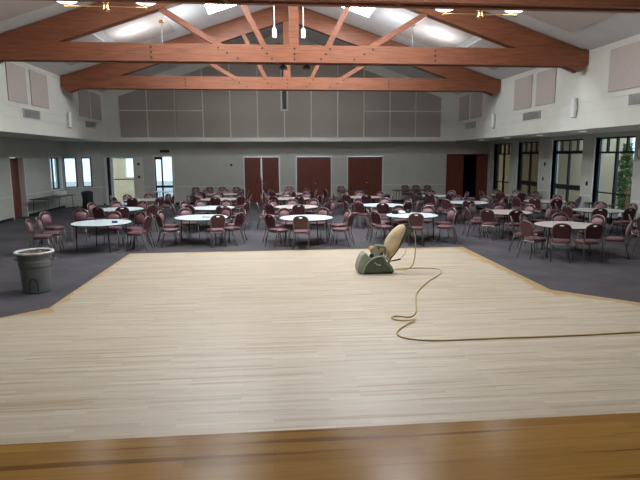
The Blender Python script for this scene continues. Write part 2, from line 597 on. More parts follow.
segB = [(-8.7, -8.62), (-6.98, -6.07), (-5.01, -1.41), (0.6, 1.38), (3.4, 4.17), (6.22, 9.72)]
bm = B()
for a, b in segB: box(bm, a, b, YL-0.025, YL, 0.91, 0.96)
struct('trim_%d' % n, bm, 'trim', label='chair rail along the back wall', cat='trim'); n += 1
bm = B()
for a, b in segB: box(bm, a, b, YL-0.02, YL, 0.0, 0.1)
struct('baseboard_back', bm, 'dark', label='dark baseboard along the back wall', cat='baseboard')

# ------------------------------------------------------------------ doors
def casing_x(t, a, b, z1, y, m='trim'):
    bm = B()
    box(bm, a-0.07, a, y-0.03, y, 0, z1+0.07); box(bm, b, b+0.07, y-0.03, y, 0, z1+0.07); box(bm, a, b, y-0.03, y, z1, z1+0.07)
    struct('door_casing', bm, m, t)
nd = 1
for k, (a, b) in enumerate(BD):
    lab = ['dark red double doors with a bright gap between the leaves, left of the three pairs',
           'middle pair of closed dark red double doors in the back wall',
           'right pair of the three closed dark red double doors'][k]
    t = sempty('door_%d' % nd, lab, 'double door'); nd += 1
    mid = (a+b)/2
    for s, (u, v) in enumerate(((a+0.01, mid-0.006), (mid+0.006, b-0.01))):
        bm = B(); box(bm, u, v, YL+0.04, YL+0.085, 0.01, 2.46)
        lf = struct('door_leaf', bm, 'door', t)
        bm = B()
        hx = v-0.09 if s == 0 else u+0.09
        if s == 1 or k == 0:
            lathe(bm, [(0.005, 0), (0.045, 0.005), (0.045, 0.02), (0.02, 0.03), (0.035, 0.06), (0.02, 0.08)], 12)
            bmesh.ops.rotate(bm, verts=bm.verts, cent=(0, 0, 0), matrix=Matrix.Rotation(pi/2, 3, 'X'))
            bmesh.ops.translate(bm, verts=bm.verts, vec=(hx, YL+0.04, 1.04+(0.22 if (k == 0 and s == 0) else 0)))
            struct('door_handle', bm, 'brass', lf)
        else:
            bm.free()
    if k:
        bm = B(); box(bm, mid-0.05, mid+0.05, YL+0.09, YL+0.11, 0.01, 2.46); struct('door_stop', bm, 'door', t)  # backing added behind the leaves to block sky in the gap
    if k == 0:
        bm = B(); box(bm, mid-0.075, mid-0.03, YL+0.028, YL+0.04, 1.38, 2.4)  # white strip painted where light shows through the door gap
        struct('astragal', bm, 'white', t)['label'] = 'pale vertical strip'
    casing_x(t, a, b, 2.47, YL)
# right door: one leaf ajar on a dark room
t = sempty('door_%d' % nd, 'dark red doors at the right end of back wall standing open on a dark room', 'double door'); nd += 1
bm = B(); box(bm, 9.81, 10.72, YL+0.04, YL+0.085, 0.01, 2.5); struct('door_leaf', bm, 'door', t)
bm = B(); box(bm, 11.45, 12.0, YL-0.02, YL+0.05, 0.01, 2.5); struct('door_leaf', bm, 'door', t)
casing_x(t, 9.8, 12.0, 2.52, YL, 'door')
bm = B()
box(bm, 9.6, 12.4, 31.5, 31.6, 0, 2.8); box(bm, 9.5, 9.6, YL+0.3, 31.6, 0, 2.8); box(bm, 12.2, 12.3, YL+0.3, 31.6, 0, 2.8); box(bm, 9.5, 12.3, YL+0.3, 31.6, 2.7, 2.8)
struct('wall_storeroom', bm, 'dark', label='dark unlit room seen through the open door', cat='wall')  # near-black wall colour stands in for the room's darkness

# left wall doors, recessed
for k, (a, b, c, d) in enumerate(LD):
    t = sempty('door_%d' % nd, ['dark red door at the left edge of the picture', 'dark red door deep in its frame in the left wall'][k], 'door'); nd += 1
    bm = B(); box(bm, LL-0.26, LL-0.2, a+0.01, b-0.01, 0.01, d-0.01); lf = struct('door_leaf', bm, 'door', t)
    bm = B()
    box(bm, LL, LL+0.03, a-0.07, a, 0, d+0.07); box(bm, LL, LL+0.03, b, b+0.07, 0, d+0.07); box(bm, LL, LL+0.03, a, b, d, d+0.07)
    struct('door_casing', bm, 'trim', t)
    bm = B(); lathe(bm, [(0.03, 0), (0.03, 0.05), (0.04, 0.07)], 10)
    bmesh.ops.rotate(bm, verts=bm.verts, cent=(0, 0, 0), matrix=Matrix.Rotation(pi/2, 3, 'Y'))
    bmesh.ops.translate(bm, verts=bm.verts, vec=(LL-0.2, a+0.1, 1.0)); struct('door_handle', bm, 'brass', lf)

# left wall window
a, b, c, d = LW
t = sempty('window_3', 'window at the far end of the left wall above the long brown table', 'window')
bm = B()
for (p, q, r, s) in ((a, a+0.05, c, d), (b-0.05, b, c, d), (a, b, c, c+0.05), (a, b, d-0.05, d), ((a+b)/2-0.03, (a+b)/2+0.03, c, d)):
    box(bm, LL-0.2, LL-0.12, p, q, r, s)
struct('window_frame', bm, 'black', t)
bm = B(); box(bm, LL-0.165, LL-0.155, a+0.05, b-0.05, c+0.05, d-0.05); struct('window_pane', bm, 'glass', t)
bm = B()
box(bm, LL-0.02, LL+0.03, a-0.07, a, c-0.02, d+0.07); box(bm, LL-0.02, LL+0.03, b, b+0.07, c-0.02, d+0.07); box(bm, LL-0.02, LL+0.03, a, b, d, d+0.07)
struct('window_casing', bm, 'white', t)

# glazed door pair in the back wall, left
t = sempty('door_%d' % nd, 'sunlit glazed door at the left end of back wall beside the angled corner', 'glass door'); nd += 1
bm = B()
for (p, q) in ((-8.55, -8.44), (-8.27, -8.12)): box(bm, p, q, YL-0.02, YL+0.08, 0, 2.48)
box(bm, -8.12, -7.05, YL+0.02, YL+0.08, 2.42, 2.48); box(bm, -7.1, -7.05, YL+0.02, YL+0.08, 0, 2.42)
struct('door_frame', bm, 'white', t)
bm = B(); box(bm, -8.12, -7.1, YL+0.02, YL+0.07, 1.32, 1.37); box(bm, -8.44, -8.27, YL+0.05, YL+0.09, 0, 2.48); struct('push_bar', bm, 'tleg', t)
bm = B(); box(bm, -8.12, -7.1, YL+0.045, YL+0.055, 1.37, 2.42); struct('door_pane', bm, 'glass', t)
bm = B(); box(bm, -8.12, -7.1, YL+0.045, YL+0.055, 0.05, 1.32); struct('door_pane', bm, 'glass', t)
# glazed door with dark mullion
t = sempty('door_%d' % nd, 'bright white glazed door with dark frame left of the bare back wall', 'glass door'); nd += 1
bm = B()
for (p, q) in ((-6.0, -5.95), (-5.68, -5.60), (-5.12, -5.08)): box(bm, p, q, YL+0.05, YL+0.12, 0, 2.5)
box(bm, -5.95, -5.68, YL+0.05, YL+0.12, 2.36, 2.5); box(bm, -5.95, -5.12, YL+0.05, YL+0.12, 0.88, 1.0); box(bm, -5.95, -5.12, YL+0.05, YL+0.12, 0, 0.2)
struct('door_frame', bm, 'black', t)
bm = B(); box(bm, -5.95, -5.68, YL+0.08, YL+0.09, 1.0, 2.36); struct('door_pane', bm, 'glass', t)
bm = B(); box(bm, -5.60, -5.12, YL+0.08, YL+0.09, 1.0, 2.5); struct('door_pane', bm, 'glass', t)
bm = B(); box(bm, -5.95, -5.12, YL+0.08, YL+0.09, 0.2, 0.88); struct('door_pane', bm, 'glass', t)
casing_x(t, -6.0, -5.08, 2.5, YL)

# tall black-framed windows in the right wall
wl = ['nearest tall black-framed window in right wall with green plants outside',
      'second nearest tall black-framed window in right wall, tan wall outside',
      'third tall black-framed window in the right wall, dim outside',
      'farthest tall black-framed window in right wall beside open red doors']
for k, (a, b) in enumerate(RW):
    t = sempty('window_%d' % (k+4), wl[k], 'window')
    X0, X1 = LR+0.10, LR+0.17
    zt = 3.12
    bm = B()
    w = 0.07
    mid = (a+b)/2
    for (p, q, r, s) in ((a, a+w, 0, zt), (b-w-0.04, b, 0, zt), (a, b, zt-0.06, zt), (a, b, 2.54, 2.54+(0.07 if k in (0, 3) else 0.13)),
                         (mid-0.06, mid+0.06, 0, 2.54), (a, b, 0, 0.22)):
        box(bm, X0, X1, p, q, r, s)
    struct('window_frame', bm, 'black', t)
    bm = B()
    for j in (1, 2, 3):
        yy = a+(b-a)*j/4
        box(bm, X0, X1, yy-0.045, yy+0.045, 2.6, zt-0.05)
    struct('transom_bar', bm, 'black', t)
    bm = B()
    if k in (1, 2): box(bm, X0-0.03, X1, a+w, b-w, 1.08, 1.28)
    else: box(bm, X0, X1, a+w, b-w, 1.08, 1.13)
    struct('push_bar', bm, 'black', t)
    bm = B(); box(bm, LR+0.13, LR+0.14, a+w, b-w, 0.2, zt-0.05); struct('window_pane', bm, 'glass_dk' if k > 1 else 'glass', t)
    bm = B(); box(bm, LR-0.02, LR+0.1, b, b+0.04, 0, zt+0.03)
    struct('window_casing', bm, 'white', t)

# cream panel with two black plates
bm = B(); box(bm, -7.02, -6.6, YL-0.03, YL, 0, 2.5)
tag(obj('wall_board', bm, 'trim'), 'tall cream board on back wall between the two glazed doors', 'board')
for k, z in enumerate((2.13, 1.46)):
    bm = B(); box(bm, -6.88, -6.75, YL-0.045, YL-0.03, z-0.07, z+0.07)
    tag(obj('wall_plate', bm, 'door', bevel=0.01), '%s small dark plate on the cream board between glazed doors' % ('upper' if k == 0 else 'lower'), 'plate', 'dark plates on the cream board')

# ------------------------------------------------------------------ outside
bm = B(); box(bm, LR+0.3, 40, -10, 60, -0.15, -0.02)
struct('ground_right', bm, 'paving', label='concrete patio outside the right windows', cat='ground')
bm = B(); box(bm, -60, LR+0.3, YL+0.3, 60, -0.15, -0.03); box(bm, -60, LL-0.3, -10, YL+0.3, -0.15, -0.03)
struct('ground_left', bm, 'paving', label='pale paving outside the left windows', cat='ground')
bm = B(); box(bm, 15.2, 15.5, 22.15, 36, 0, 3.6)
tag(obj('garden_wall', bm, 'stucco'), 'tan stucco wall across the patio outside the right windows', 'wall')
bm = B(); box(bm, LR+0.3, 15.6, 25.5, 36, 3.3, 3.5)  # overhang added to darken the stucco behind the far windows
tag(obj('patio_roof', bm, 'stucco'), 'patio roof outside the far right windows', 'roof')
bm = B(); box(bm, -9.2, -8.25, 32.2, 32.5, 0, 3.2)
box(bm, -8.25, -7.3, 32.2, 32.5, 0, 1.35)
tag(obj('porch_wall', bm, 'porch'), 'sunlit tan porch wall seen through the left glazed door', 'wall')

def shrub(x, y, h, r, label, seed):
    rnd = random.Random(seed)
    t = thing('leafy_shrub', label, 'shrub', (x, y, -0.02), 0, 'shrubs outside the right window')
    bm = B()
    for k in range(5):
        a = rnd.random()*6.28
        tube(bm, smooth_path([(0, 0, 0), (0.1*cos(a), 0.1*sin(a), h*0.4), (r*0.7*cos(a), r*0.7*sin(a), h*0.85)], 1), 0.02, 5)
    obj('stem', bm, 'stem', t)
    bm = B()
    for k in range(650):
        a, z = rnd.random()*6.28, rnd.random()
        rr = r*math.sqrt(rnd.random())*(0.55+0.9*sin(pi*min(1, z+0.12)))
        c = Vector((rr*cos(a), rr*sin(a), h*(0.12+0.9*z)))
        d1 = Vector((rnd.uniform(-1, 1), rnd.uniform(-1, 1), rnd.uniform(-.6, .6))).normalized()
        d2 = d1.cross(Vector((rnd.uniform(-1, 1), rnd.uniform(-1, 1), 1))).normalized()
        L, W = 0.11, 0.045
        vs = [bm.verts.new(c+q) for q in (-d1*L, d2*W, d1*L, -d2*W)]
        bm.faces.new(vs)
    obj('foliage', bm, 'leaf', t)
shrub(14.2, 20.55, 2.9, 0.30, 'tall leafy shrub outside nearest right window, beside the tan wall', 1)
shrub(14.9, 21.45, 2.6, 0.27, 'green leafy shrub in the middle of nearest right window', 2)
t = thing('patio_fence', 'low rust brown picket fence outside the nearest right window', 'fence')
for k in range(9):
    bm = B(); box(bm, 13.5, 13.53, 16.9+k*0.3, 17.02+k*0.3, 0, 1.25); obj('picket', bm, 'picket', t)
bm = B(); box(bm, 13.53, 13.57, 16.9, 19.45, 0.9, 1.0); obj('fence_rail', bm, 'picket', t)

# ------------------------------------------------------------------ acoustic panels
ORD = ['first', 'second', 'third', 'fourth', 'fifth', 'sixth', 'seventh', 'eighth', 'ninth', 'tenth', 'eleventh', 'twelfth']
x0p, pw = -7.37, 1.364
for k in range(12):
    a, b = x0p+k*pw+0.03, x0p+(k+1)*pw-0.03
    def top(x): return zc(x)-0.46
    parts = []
    if k < 3 or k > 8:
        parts.append((3.47, 4.75, 'lower'))
        parts.append((4.81, None, 'upper'))
    else:
        parts.append((3.47, None, 'tall'))
    for z0, z1, w in parts:
        if z1: poly = [(a, z0), (b, z0), (b, z1), (a, z1)]
        elif k in (5, 6):
            e = b if k == 5 else a
            if k == 5: poly = [(a, z0), (b, z0), (b, 4.78), (b-0.16, 4.78), (b-0.16, top(b-0.16)), (a, top(a))]
            else: poly = [(a, z0), (b, z0), (b, top(b)), (a+0.16, top(a+0.16)), (a+0.16, 4.78), (a, 4.78)]
        else: poly = [(a, z0), (b, z0), (b, top(b)), (a, top(a))]
        bm = B(); prism(bm, poly, lambda u, v, d: (u, d, v), YU-0.04, YU-0.004)
        tag(obj('acoustic_panel', bm, 'panel'), '%s taupe acoustic panel on back wall, %s column from the left' % (w, ORD[k]), 'panel', 'acoustic panels on the back wall')
# vent between the two middle panels
t = thing('wall_vent', 'tall narrow dark vent in the middle of the back wall panels', 'vent')
bm = B(); box(bm, 0.71, 0.93, YU-0.05, YU, 4.86, 7.1); obj('grille', bm, 'tleg', t)
bm = B()
box(bm, 0.65, 0.71, YU-0.06, YU, 4.8, 7.15); box(bm, 0.93, 0.99, YU-0.06, YU, 4.8, 7.15); box(bm, 0.71, 0.93, YU-0.06, YU, 4.8, 4.86); box(bm, 0.71, 0.93, YU-0.06, YU, 7.1, 7.15)
obj('vent_frame', bm, 'trim', t)
for X, s, side in ((UL, 1, 'left'), (UR, -1, 'right')):
    for k, (a, b) in enumerate(((11.9, 13.25), (13.9, 15.3), (18.3, 19.65), (20.0, 21.45), (24.8, 26.2), (26.45, 27.85))):
        bm = B(); box(bm, min(X+s*0.004, X+s*0.035), max(X+s*0.004, X+s*0.035), a, b, 4.27, 5.46)
        tag(obj('acoustic_panel', bm, 'side_panel'), 'pinkish acoustic panel high on the %s wall, %s from the camera' % (side, ORD[k]), 'panel', 'acoustic panels on the side walls')
    for k, (a, b) in enumerate(((13.0, 14.35), (19.25, 20.6), (25.5, 26.9))):
        t = thing('wall_vent', 'grey louvred vent on upper %s wall, %s from the camera' % (side, ['nearest', 'second', 'farthest'][k]), 'vent', group='vents on the side walls')
        bm = B(); box(bm, min(X, X+s*0.03), max(X, X+s*0.03), a, b, 3.82, 4.10); obj('vent_frame', bm, 'grille', t)
        bm = B()
        for j in range(6):
            box(bm, min(X+s*0.03, X+s*0.045), max(X+s*0.03, X+s*0.045), a+0.05, b-0.05, 3.85+j*0.04, 3.865+j*0.04)
        obj('louvre', bm, 'steel', t)
    for k, yy in enumerate((16.9, 23.25)):
        t = thing('wall_sconce', 'white cylinder sconce on upper %s wall under the %s truss end' % (side, ['nearer', 'farther'][k]), 'lamp', (X+s*0.11, yy, 3.66), 0, 'cylinder wall sconces')
        bm = B(); lathe(bm, [(0.075, 0.02), (0.075, 0.62), (0.06, 0.62)], 16); obj('lamp_shade', bm, 'white', t, smooth=False)
        bm = B(); lathe(bm, [(0.06, 0), (0.07, 0.02)], 16); obj('lower_ring', bm, 'tleg', t)
        bm = B(); box(bm, min(-s*0.11, -s*0.05), max(-s*0.11, -s*0.05), -0.04, 0.04, 0.2, 0.4); obj('bracket', bm, 'white', t)
# ceiling panels on both slopes
for sg, side in ((-1, 'left'), (1, 'right')):
    for k, (d0, d1, a, b) in enumerate(((4.0, 5.7, 11.6, 15.6), (6.1, 7.9, 11.6, 15.6), (4.3, 6.2, 17.6, 21.8), (6.5, 8.2, 17.6, 21.8))):
        bm = B()
        xs = (XC+sg*d0, XC+sg*d1)
        poly = [(xs[0], zc(xs[0])), (xs[1], zc(xs[1])), (xs[1], zc(xs[1])-0.04), (xs[0], zc(xs[0])-0.04)]
        prism(bm, poly, lambda u, v, d: (u, d, v), a, b)
        tag(obj('ceiling_panel', bm, 'side_panel'), '%s %s acoustic panel on the %s ceiling slope' % (['nearer', 'farther'][k//2], ['upper', 'lower'][k % 2], side), 'panel', 'acoustic panels on the ceiling')
# skylights
for sg, side in ((-1, 'left'), (1, 'right')):
    for k, (a, b) in enumerate(((7.0, 8.2), (12.2, 14.8), (18.5, 21.0))):  # nearest pair is out of view, shortened to dim the front boards
        xs = (XC+sg*1.75, XC+sg*2.95)
        t = thing('skylight', '%s skylight on the %s ceiling slope' % (['third farthest', 'second farthest', 'farthest'][k], side), 'skylight', group='skylights in the ceiling')
        def sl(bm, u0, u1, v0, v1, th, off=0.0):
            poly = [(u0, zc(u0)-off), (u1, zc(u1)-off), (u1, zc(u1)-th), (u0, zc(u0)-th)]
            prism(bm, poly, lambda u, v, d: (u, d, v), v0, v1)
        bm = B(); sl(bm, xs[0], xs[1], a, b, 0.02); obj('skylight_pane', bm, 'skylight', t)
        bm = B()
        w = 0.05
        lo, hi = min(xs), max(xs)
        sl(bm, lo-w, lo, a-w, b+w, 0.05); sl(bm, hi, hi+w, a-w, b+w, 0.05); sl(bm, lo, hi, a-w, a, 0.05); sl(bm, lo, hi, b, b+w, 0.05)
        obj('skylight_frame', bm, 'white', t)

# ------------------------------------------------------------------ timber trusses
def truss(yf, label):
    yc = yf+0.22
    t = thing('roof_truss', label, 'truss', (0, 0, 0), 0, 'timber roof trusses')
    ztop, zbot = 5.68, 5.19
    L0, R0 = UL+0.02, UR-0.02
    chord = [(L0, 5.27), (L0+0.22, 5.02), (L0+0.65, zbot), (R0-0.65, zbot), (R0-0.22, 5.02), (R0, 5.27), (R0, EAVE-0.02), (R0-0.1, ztop), (L0+0.1, ztop), (L0, EAVE-0.02)]
    for d0 in (0.0, 0.30):
        bm = B(); prism(bm, chord, lambda u, v, d: (u, d, v), yf+d0, yf+d0+0.14)
        obj('bottom_chord', bm, 'beam', t)
    for sg in (-1, 1):
        def P(dx, dz): return (XC+sg*dx, zc(XC+dx)-dz)
        zb = 0.72
        xe = 9.0-0.02
        dxb = (zc(XC)-zb-ztop-0.002)/SL
        poly = [P(0.0, 0.03), P(xe-0.12, 0.03), (XC+sg*(xe-0.15), ztop+0.002), (XC+sg*dxb, ztop+0.002), P(0.0, zb)]
        bm = B(); prism(bm, poly, lambda u, v, d: (u, d, v), yf+0.07, yf+0.37)
        obj('rafter', bm, 'beam', t)
        for xb, m in ((0.97, 0.52), (2.32, 1.70)):
            z0 = 5.24
            xbb = xb-(5.72-z0)*m
            zr = (zc(XC)-zb+SL*m*z0-SL*xbb)/(1+SL*m)
            xt = xbb+(zr-z0)*m
            bm = B(); bar(bm, (XC+sg*xbb, yc, z0), (XC+sg*xt, yc, zr+0.02), 0.155, 0.21, upv=(0, 1, 0))
            # bar's w lies in-plane; swap so the deep side faces the hall
            obj('web_member', bm, 'beam', t)
    bm = B(); box(bm, XC-0.2, XC+0.08, yc-0.078, yc+0.078, 5.22, zc(XC)-0.7); obj('king_post', bm, 'beam', t)
    k = []
    for z in (5.28, 5.43, 5.58): k.append((XC-0.06, z))
    for s in (-1, 1):
        for q, (x, z) in enumerate(((0.72, 5.29), (0.86, 5.43), (0.99, 5.58), (1.70, 5.29), (2.0, 5.44), (2.26, 5.58), (4.15, 5.29), (4.15, 5.43), (4.15, 5.57))):
            k.append((XC+s*x, z))
    for x, z in k:
        bm = B(); lathe(bm, [(0.03, 0), (0.03, 0.012), (0.02, 0.02)], 8)
        bmesh.ops.rotate(bm, verts=bm.verts, cent=(0, 0, 0), matrix=Matrix.Rotation(pi/2, 3, 'X'))
        bmesh.ops.translate(bm, verts=bm.verts, vec=(x, yf, z)); obj('bolt', bm, 'black', t)
    return t
truss(10.0, 'nearest timber truss, cut off by the top edge of the picture')
truss(16.4, 'middle timber roof truss with pale red bottom beam')
truss(22.8, 'farthest timber roof truss in front of the panelled back wall')

# ------------------------------------------------------------------ hanging lamps
def uplight(x, y, zb, label):
    t = thing('hanging_uplight', label, 'lamp', (x, y, zb), 0, 'hanging twin-bowl uplights')
    zt = zc(x)-zb
    bm = B(); tube(bm, [(0, 0, 0.05), (0, 0, zt-0.08)], 0.02, 8); obj('stem', bm, 'steel', t)
    bm = B(); lathe(bm, [(0.09, zt-0.12), (0.10, zt-0.08), (0.10, zt-0.035)], 14); obj('ceiling_canopy', bm, 'brass', t)
    bm = B(); lathe(bm, [(0.05, -0.14), (0.085, -0.10), (0.05, -0.05), (0.05, 0.03), (0.085, 0.08), (0.05, 0.12)], 14); obj('hub', bm, 'brass', t, smooth=True)
    for s in (-1, 1):
        bm = B(); tube(bm, [(0, 0, -0.04), (s*0.87, 0, -0.04)], 0.016, 8); arm = obj('arm', bm, 'brass', t)
        bm = B(); lathe(bm, [(0.03, -0.08), (0.05, -0.05), (0.03, -0.01), (0.05, 0.01)], 10, (s*0.85, 0, 0)); obj('lamp_socket', bm, 'brass', arm)
        bm = B()
        prof = [(0.06, 0.03), (0.16, 0.04), (0.22, 0.07), (0.25, 0.11)]
        lathe(bm, prof+[(r-0.012, z+0.006) for r, z in prof[::-1]], 24, (s*0.85, 0, 0), True, True)
        obj('lamp_bowl', bm, 'lamp', arm, smooth=True)
        ld = bpy.data.lights.new('lamp_light', 'POINT'); ld.energy = LAMP_WATTS; ld.shadow_soft_size = 0.12; ld.color = (0.88, 0.94, 1.0)
        lo = bpy.data.objects.new('lamp_light', ld); COL.objects.link(lo); lo.location = (s*0.85, 0, 0.33); lo.parent = t
uplight(-3.54, 13.0, 5.80, 'brass twin-bowl uplight hanging at the top left')
uplight(5.02, 13.0, 5.80, 'brass twin-bowl uplight hanging at the top right')
uplight(-3.6, 19.9, 6.02, 'twin-bowl uplight hanging behind the middle truss on the left')
uplight(5.2, 19.9, 6.02, 'twin-bowl uplight hanging behind the middle truss on the right')
for x, side in ((0.26, 'left'), (1.25, 'right')):
    t = thing('pendant_lamp', 'small white cylinder pendant just %s of the central post' % side, 'lamp', (x, 19.5, 6.53), 0, 'white cylinder pendants')
    bm = B(); lathe(bm, [(0.065, 0), (0.07, 0.02), (0.07, 0.27), (0.04, 0.30)], 16); obj('lamp_shade', bm, 'pend', t)
    bm = B(); tube(bm, [(0, 0, 0.3), (0, 0, zc(x)-6.53-0.02)], 0.016, 6); obj('stem', bm, 'white', t)
for x, side in ((0.47, 'left'), (1.17, 'right')):
    t = thing('spotlight', 'small black spotlight under the middle truss, %s of centre' % side, 'spotlight', (x, 16.76, 5.19), 0, 'black spotlights under the middle truss')
    bm = B(); lathe(bm, [(0.13, -0.13), (0.11, -0.05), (0.04, -0.01)], 14); obj('lamp_shade', bm, 'black', t)
    bm = B(); lathe(bm, [(0.03, -0.02), (0.03, 0.0)], 8); obj('mount', bm, 'black', t)
for side, xx in (('right', 10.75), ('left', -9.2)):
    for k, yy in enumerate((14.9, 18.0, 21.0, 24.0, 27.0)):
        bm = B(); lathe(bm, [(0.10, -0.012), (0.13, -0.008), (0.13, 0.0)], 16)
        tag(obj('downlight', bm, 'down' if side == 'right' else 'white', loc=(xx, yy, ZS-0.001)), '%s round downlight in the soffit along the %s aisle' % (['nearest', 'second', 'third', 'fourth', 'farthest'][k], side), 'downlight', 'downlights in the soffit')

# small things on the walls
t = thing('wall_clock', 'round black wall clock at right edge beside the nearest window', 'clock', (LR, 16.88, 2.56))
bm = B(); lathe(bm, [(0.24, 0), (0.24, 0.03), (0.21, 0.045)], 28, cap1=True); bmesh.ops.rotate(bm, verts=bm.verts, cent=(0, 0, 0), matrix=Matrix.Rotation(-pi/2, 3, 'Y')); obj('clock_case', bm, 'black', t)
bm = B(); lathe(bm, [(0.19, 0.046), (0.19, 0.05)], 28); bmesh.ops.rotate(bm, verts=bm.verts, cent=(0, 0, 0), matrix=Matrix.Rotation(-pi/2, 3, 'Y')); obj('clock_face', bm, 'white', t)
bm = B(); bar(bm, (-0.053, 0, 0), (-0.053, 0.06, 0.09), 0.012, 0.004, (1, 0, 0)); bar(bm, (-0.053, 0, 0), (-0.053, -0.1, 0.1), 0.01, 0.004, (1, 0, 0)); obj('clock_hand', bm, 'black', t)
bm = B(); box(bm, -2.07, -1.95, YL-0.05, YL, 2.0, 2.12)
tag(obj('alarm_box', bm, 'black', bevel=0.015), 'small dark alarm box high on back wall left of the red doors', 'alarm')
bm = B(); box(bm, -5.68, -5.2, YL-0.06, YL, 2.72, 2.86)
tag(obj('sign_box', bm, 'tleg', bevel=0.01), 'dark flat sign box above the white glazed door', 'sign')
for k, (yy, zz) in enumerate(((23.2, 2.1), (23.3, 1.45), (19.9, 1.4))):
    bm = B(); box(bm, LR-0.03, LR, yy-0.05, yy+0.05, zz-0.08, zz+0.08)
    tag(obj('wall_switch', bm, 'black', bevel=0.008), ['dark switch plate high on the pier between the middle right windows', 'dark switch plate low on the pier between the middle right windows', 'dark switch plate on pier left of the nearest right window'][k], 'switch', 'dark switch plates on the right wall')

# ------------------------------------------------------------------ banquet chair (faces +y)
def arch(w, z0, z1, n=12, k=0.55):
    """outline of a rounded back: straight sides then a full arch"""
    zs = z0+(z1-z0)*k
    pts = [(-w*0.86, z0), (-w, zs)]
    for i in range(1, n):
        a = pi-pi*i/n
        c, s = cos(a), sin(a)
        pts.append((w*(abs(c)**0.85)*(1 if c >= 0 else -1), zs+(z1-zs)*s**0.85))
    pts += [(w, zs), (w*0.86, z0)]
    return pts
def back_pt(x, z, off):
    """tilted and slightly curved back surface"""
    return (x, -0.235-(z-0.45)*0.20+off-0.25*x*x*-1.0, z)
chair0 = thing('banquet_chair', 'x', 'chair')
bm = B()
outl = []
for i in range(20):
    a = 2*pi*i/20
    c, s = cos(a), sin(a)
    outl.append((0.215*(abs(c)**0.5)*(1 if c > 0 else -1), 0.215*(abs(s)**0.5)*(1 if s > 0 else -1)))
rings = []
for z, f in ((0.425, 0.95), (0.43, 1.0), (0.475, 1.02), (0.49, 0.96), (0.495, 0.6)):
    rings.append([bm.verts.new((x*f, y*f, z+(0.006 if f < 0.7 else 0))) for x, y in outl])
for a, b in zip(rings, rings[1:]):
    for i in range(20): bm.faces.new((a[i], a[(i+1) % 20], b[(i+1) % 20], b[i]))
bm.faces.new(rings[0][::-1]); bm.faces.new(rings[-1])
obj('seat', bm, 'seat', chair0, smooth=True)
# backrest with a hand slot
bm = B()
ol = arch(0.195, 0.56, 0.905)
hole = [(0.055*cos(2*pi*i/10), 0.862+0.018*sin(2*pi*i/10)) for i in range(10)]
def ringv(pts, off): return [bm.verts.new(back_pt(x, z, off)) for x, z in pts]
fo, fh, bo, bh = ringv(ol, 0.022), ringv(hole, 0.018), ringv(ol, -0.018), ringv(hole, -0.014)
for o_, h_ in ((fo, fh), (bo, bh)):
    es = [bm.edges.new((r[i], r[(i+1) % len(r)])) for r in (o_, h_) for i in range(len(r))]
    bmesh.ops.triangle_fill(bm, use_beauty=True, use_dissolve=False, edges=es)
for o_, h_ in ((fo, bo), (fh, bh)):
    for i in range(len(o_)):
        bm.faces.new((o_[i], o_[(i+1) % len(o_)], h_[(i+1) % len(o_)], h_[i]))
backrest = obj('backrest', bm, 'back', chair0)
# inner cushion, its highlights painted in as a rosier tone
bm = B()
ci = arch(0.165, 0.585, 0.835, 10)
a = [bm.verts.new(back_pt(x, z, 0.022)) for x, z in ci]
b = [bm.verts.new(back_pt(x*0.88, 0.585+(z-0.585)*0.9+0.012, 0.045)) for x, z in ci]
for i in range(len(a)): bm.faces.new((a[i], a[(i+1) % len(a)], b[(i+1) % len(a)], b[i]))
bm.faces.new(b)
obj('back_cushion', bm, 'cushion', backrest, smooth=True)
bm = B()
tube(bm, [back_pt(x*1.06, z+0.008 if z > 0.8 else z, 0.0) for x, z in [(-0.19, 0.45)]+ol+[(0.19, 0.45)]], 0.0125, 6)
obj('back_frame', bm, 'frame', chair0, smooth=True)
bm = B()
fr = [(-0.19, -0.21, 0.415), (0.19, -0.21, 0.415), (0.19, 0.19, 0.415), (-0.19, 0.19, 0.415), (-0.19, -0.21, 0.415)]
tube(bm, fr, 0.012, 5)
obj('seat_frame', bm, 'frame', chair0)
for s in (-1, 1):
    bm = B(); tube(bm, [(s*0.185, 0.17, 0.42), (s*0.20, 0.235, 0.0)], 0.012, 6); obj('leg', bm, 'frame', chair0, smooth=True)
    bm = B(); tube(bm, [(s*0.19, -0.235, 0.46), (s*0.195, -0.225, 0.38), (s*0.20, -0.33, 0.0)], 0.012, 6); obj('leg', bm, 'frame', chair0, smooth=True)
chairs_used = [0]
placed = []
def place_chair(x, y, rz, label, group):
    if any((q[2]-x)**2+(q[3]-y)**2 < 0.68 for q in TABLES): return None
    for (a, b) in placed:
        if (a-x)**2+(b-y)**2 < 0.2: return None
    placed.append((x, y))
    if not chairs_used[0]:
        chairs_used[0] = 1
        chair0.location = (x, y, CARPET(x, y)); chair0.rotation_euler = (0, 0, rz)
        chair0['label'] = label; chair0['group'] = group
        return chair0
    return dup(chair0, (x, y, CARPET(x, y)), rz, label, group)
def CARPET(x, y):
    return 0.001

